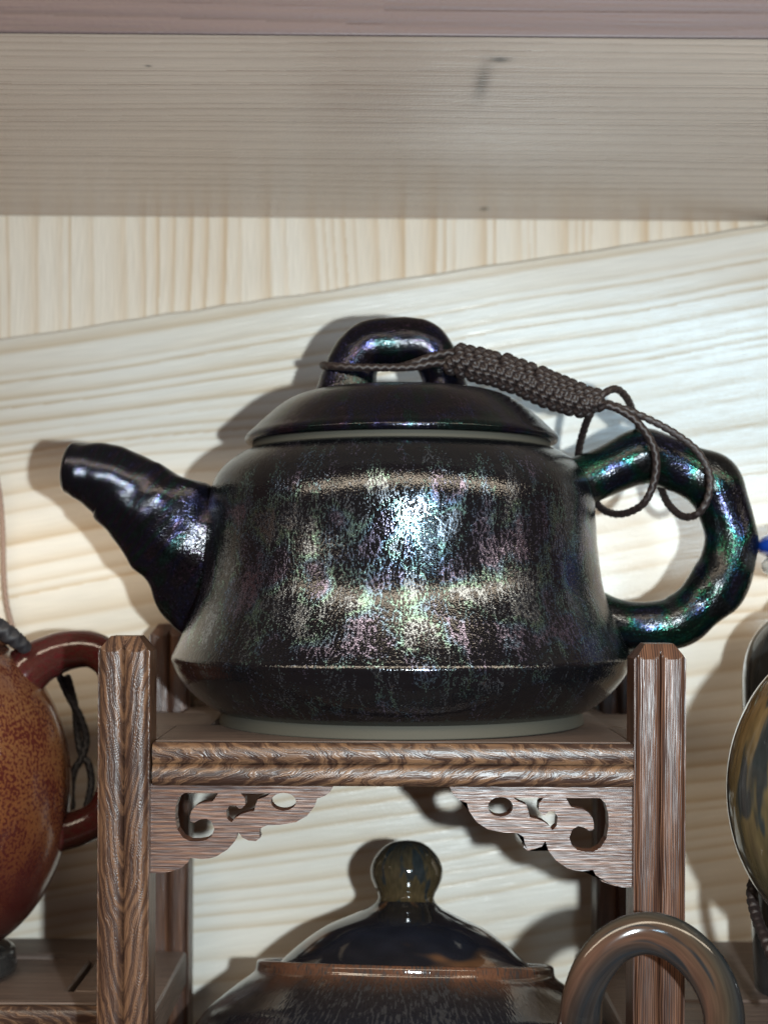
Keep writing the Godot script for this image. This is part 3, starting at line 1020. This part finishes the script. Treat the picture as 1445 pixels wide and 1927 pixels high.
func right_teapot() -> void:
	var tier := H - 0.1047
	var z := 0.056
	var ax := axis_at(1612.0, z)
	var t := thing("olive_teapot", "olive brown teapot with blue-black streaks at the right edge", "teapot", Vector3(ax.x, tier, z))
	var off := -t.position
	var rows := []
	for k in 25:
		var a := PI * (0.07 + 0.85 * k / 24.0)
		rows.append([241.0 * sin(a), 1490.0 - 296.0 * cos(a)])
	var s := scale_at(z)
	var low: float = 1095.0 + 0.1047 / s
	rows.append_array([[84, 1788], [92, 1850], [118, low - 6.0], [110, low - 1.0]])
	part("body", lathe(lathe_px(rows, ax.x, z), ax, 112, 2, 0.2), M.olive, t, off)
	var lid := part("lid", lathe(lathe_px([[0.5, 1168], [60, 1176], [100, 1196], [112, 1212], [96, 1220]], ax.x, z), ax, 64, 5, 0.1), M.olive, t, off)
	part("knob", lathe(lathe_px([[0.5, 1096], [26, 1104], [34, 1126], [24, 1152], [30, 1176]], ax.x, z), ax, 40, 5, 0.05), M.olive, lid)
	# the jar behind it
	var zj := 0.0
	var aj := axis_at(1561.0, zj)
	var j := thing("black_jar", "black glossy jar with a blue and white knob behind the olive teapot", "jar", Vector3(aj.x, tier, zj))
	var offj := -j.position
	var lowj: float = 1095.0 + 0.1047 / scale_at(zj)
	part("body", lathe(lathe_px([[70, 1150], [100, 1158], [128, 1182], [148, 1214], [159, 1256], [161, 1310], [158, 1420], [150, 1600], [140, lowj - 20.0], [132, lowj - 1.0], [100, lowj - 0.8]], aj.x, zj), aj, 80, 6, 0.15), M.black_glaze, j, offj)
	part("lid", lathe(lathe_px([[38, 1088], [44, 1092], [46, 1106], [60, 1124], [80, 1148], [74, 1154]], aj.x, zj), aj, 64, 5, 0.1), M.black_glaze, j, offj)
	var k := part("knob", lathe(lathe_px([[96, 1046], [116, 1050], [126, 1064], [114, 1082], [60, 1092], [20, 1094]], aj.x, zj), aj, 64, 5, 0.1), M.white_glaze, j, offj)
	part("knob_cap", lathe(lathe_px([[0.5, 984], [60, 989], [110, 1002], [133, 1018], [135, 1034], [120, 1047], [95, 1050]], aj.x, zj), aj, 64, 5, 0.1), M.blue_glaze, k)


# ------------------------------------------------------------------ cords
func cord_rows(rows: Array) -> Array:
	return rows_px(rows)


func cord_mesh(rows: Array, step := 0.00032, pitch := 0.0022) -> ArrayMesh:
	# resample evenly, so that the braid keeps its pitch
	var fine := spline(rows_px(rows), 24)
	var out := [fine[0]]
	for k in range(1, fine.size()):
		var a: Array = out[out.size() - 1]
		if Vector3(a[0], a[1], a[2]).distance_to(Vector3(fine[k][0], fine[k][1], fine[k][2])) >= step:
			out.append(fine[k])
	return tube(out, 1, 16, 0.0, null, 0.17, pitch)


func main_cord() -> void:
	var t := thing("braided_cord", "dark brown braided cord tying the black teapot's lid knob to its handle", "cord", pt(868, 690, 0.0))
	var off := -t.position
	var r := 7.2
	part("knob_loop", cord_mesh([[880, 690, 0.0085, r], [850, 684, 0.0092, r], [815, 684, 0.0088, r], [775, 691, 0.0086, r], [720, 692, 0.0082, r], [660, 691, 0.0080, r], [625, 689, 0.0066, r], [611, 688, 0.0025, r], [611, 687, -0.0030, r], [640, 687, -0.0076, r], [690, 688, -0.0078, r], [722, 690, -0.0035, r], [745, 692, 0.0035, r], [775, 684, 0.0080, r], [812, 671, 0.0084, r], [850, 664, 0.0090, r], [882, 672, 0.0088, r]]), M.cord, t, off)
	part("handle_loop", cord_mesh([[1095, 755, 0.0090, r], [1125, 760, 0.0095, r], [1160, 769, 0.0100, r], [1198, 794, 0.0104, r], [1228, 838, 0.0104, r], [1234, 888, 0.0100, r], [1216, 940, 0.0086, r], [1188, 962, 0.0040, r], [1156, 967, -0.0020, r], [1126, 952, -0.0080, r], [1098, 905, -0.0098, r], [1088, 858, -0.0070, r], [1099, 806, 0.0010, r], [1116, 768, 0.0085, r], [1132, 744, 0.0098, r], [1157, 732, 0.0070, r], [1178, 748, 0.0020, r], [1192, 780, -0.0050, r], [1205, 812, -0.0088, r], [1226, 870, -0.0096, r], [1242, 916, -0.0075, r], [1258, 950, -0.0020, r], [1285, 972, 0.0040, r], [1313, 966, 0.0085, r], [1332, 935, 0.0102, r], [1334, 892, 0.0104, r], [1310, 848, 0.0104, r], [1268, 815, 0.0098, r], [1222, 790, 0.0094, r], [1180, 772, 0.0082, r], [1135, 757, 0.0086, r], [1095, 748, 0.0085, r]]), M.cord, t, off)
	# the flat knotted middle: pairs of strands crossing over the core from edge to edge
	var path := spline(rows_px([[852, 674, 0.0085, 27], [872, 680, 0.0088, 29], [930, 694, 0.0090, 30], [985, 713, 0.0092, 31], [1040, 736, 0.0092, 31], [1085, 752, 0.0092, 28], [1114, 759, 0.0092, 24], [1126, 762, 0.0092, 20]]), 20)
	var core := []
	for q in path:
		core.append([q[0], q[1], q[2], q[3] * 0.72, q[3] * 0.28])
	var b := part("braid", tube(core, 1, 16), M.cord, t, off)
	var d := 0.0
	var last := Vector3(path[0][0], path[0][1], path[0][2])
	var at := 0.0004
	var k := 0
	var jig := RandomNumberGenerator.new()
	jig.seed = 4
	for q in range(1, path.size() - 6):
		var c := Vector3(path[q][0], path[q][1], path[q][2])
		d += c.distance_to(last)
		last = c
		if d < at:
			continue
		at += 0.00225
		var tan_ := (Vector3(path[q + 1][0], path[q + 1][1], path[q + 1][2]) - c).normalized()
		var up := Vector3(0, 0, 1).cross(tan_).normalized()
		var rr := 0.00128
		for side in [1.0, -1.0]:
			var w: float = (path[q][3] - 0.0008) * (1.0 + jig.randf_range(-0.07, 0.07))
			var sh := jig.randf_range(-0.0004, 0.0004) + (0.0010 if side > 0.0 else 0.0)
			var rows := []
			for e in [[0.96, -0.0010, 0.0006], [1.03, 0.0002, 0.0], [0.84, 0.0014, -0.0006], [0.50, 0.0020, -0.0002], [0.16, 0.0023, 0.0007], [-0.04, 0.0019, 0.0013], [-0.10, 0.0010, 0.0016]]:
				var v: Vector3 = c + up * w * e[0] * side + Vector3(0, 0, e[1]) + tan_ * (sh + e[2])
				rows.append([v.x, v.y, v.z, rr, rr])
			part("knot", tube(rows, 7, 14, 0.0, null, 0.26, 0.0012), M.cord, b)
		k += 1


func small_cords() -> void:
	var z := -0.0040
	var t := thing("looped_cord", "black braided cord looped round the amber teapot's handle", "cord", pt(60, 1215, z))
	var off := -t.position
	part("braid", cord_mesh([[-60, 1140, z + 0.004, 17], [-20, 1168, z + 0.002, 17], [20, 1196, z, 17], [48, 1218, z - 0.003, 13]], 0.0004, 0.003), M.black_cord, t, off)
	var zc := -0.0235
	part("hanging_loop", cord_mesh([[112, 1270, zc, 7], [130, 1310, zc - 0.002, 7], [152, 1350, zc - 0.004, 7], [163, 1392, zc - 0.005, 7], [155, 1425, zc - 0.004, 7], [140, 1452, zc - 0.003, 7], [134, 1490, zc - 0.002, 7], [136, 1520, zc, 7]]), M.black_cord, t, off)
	part("hanging_loop", cord_mesh([[128, 1275, zc, 7], [142, 1330, zc - 0.004, 7], [146, 1380, zc - 0.006, 7], [154, 1418, zc - 0.005, 7], [168, 1440, zc - 0.004, 7], [172, 1480, zc - 0.003, 7], [158, 1540, zc + 0.004, 7]]), M.black_cord, t, off)
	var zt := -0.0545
	var s := part("tan_strand", cord_mesh([[-14, 860, zt, 5], [0, 930, zt, 5], [6, 1000, zt, 5], [8, 1080, zt, 5], [14, 1140, zt, 5], [28, 1195, zt, 5], [36, 1240, zt, 5]]), M.tan_strand)  # thin strand standing in for a thin line down the left edge
	tag(s, "thin tan strand standing in for a thin line on the pale board at the left edge", "cord")
	var zr := 0.050
	var c := part("twisted_cord", cord_mesh([[1424, 1640, 0.036, 11], [1414, 1680, 0.040, 11], [1424, 1730, 0.046, 11], [1440, 1770, 0.052, 11], [1462, 1830, 0.058, 11], [1480, 1890, 0.062, 11]]), M.cord)
	tag(c, "brown twisted cord end hanging below the olive teapot", "cord")
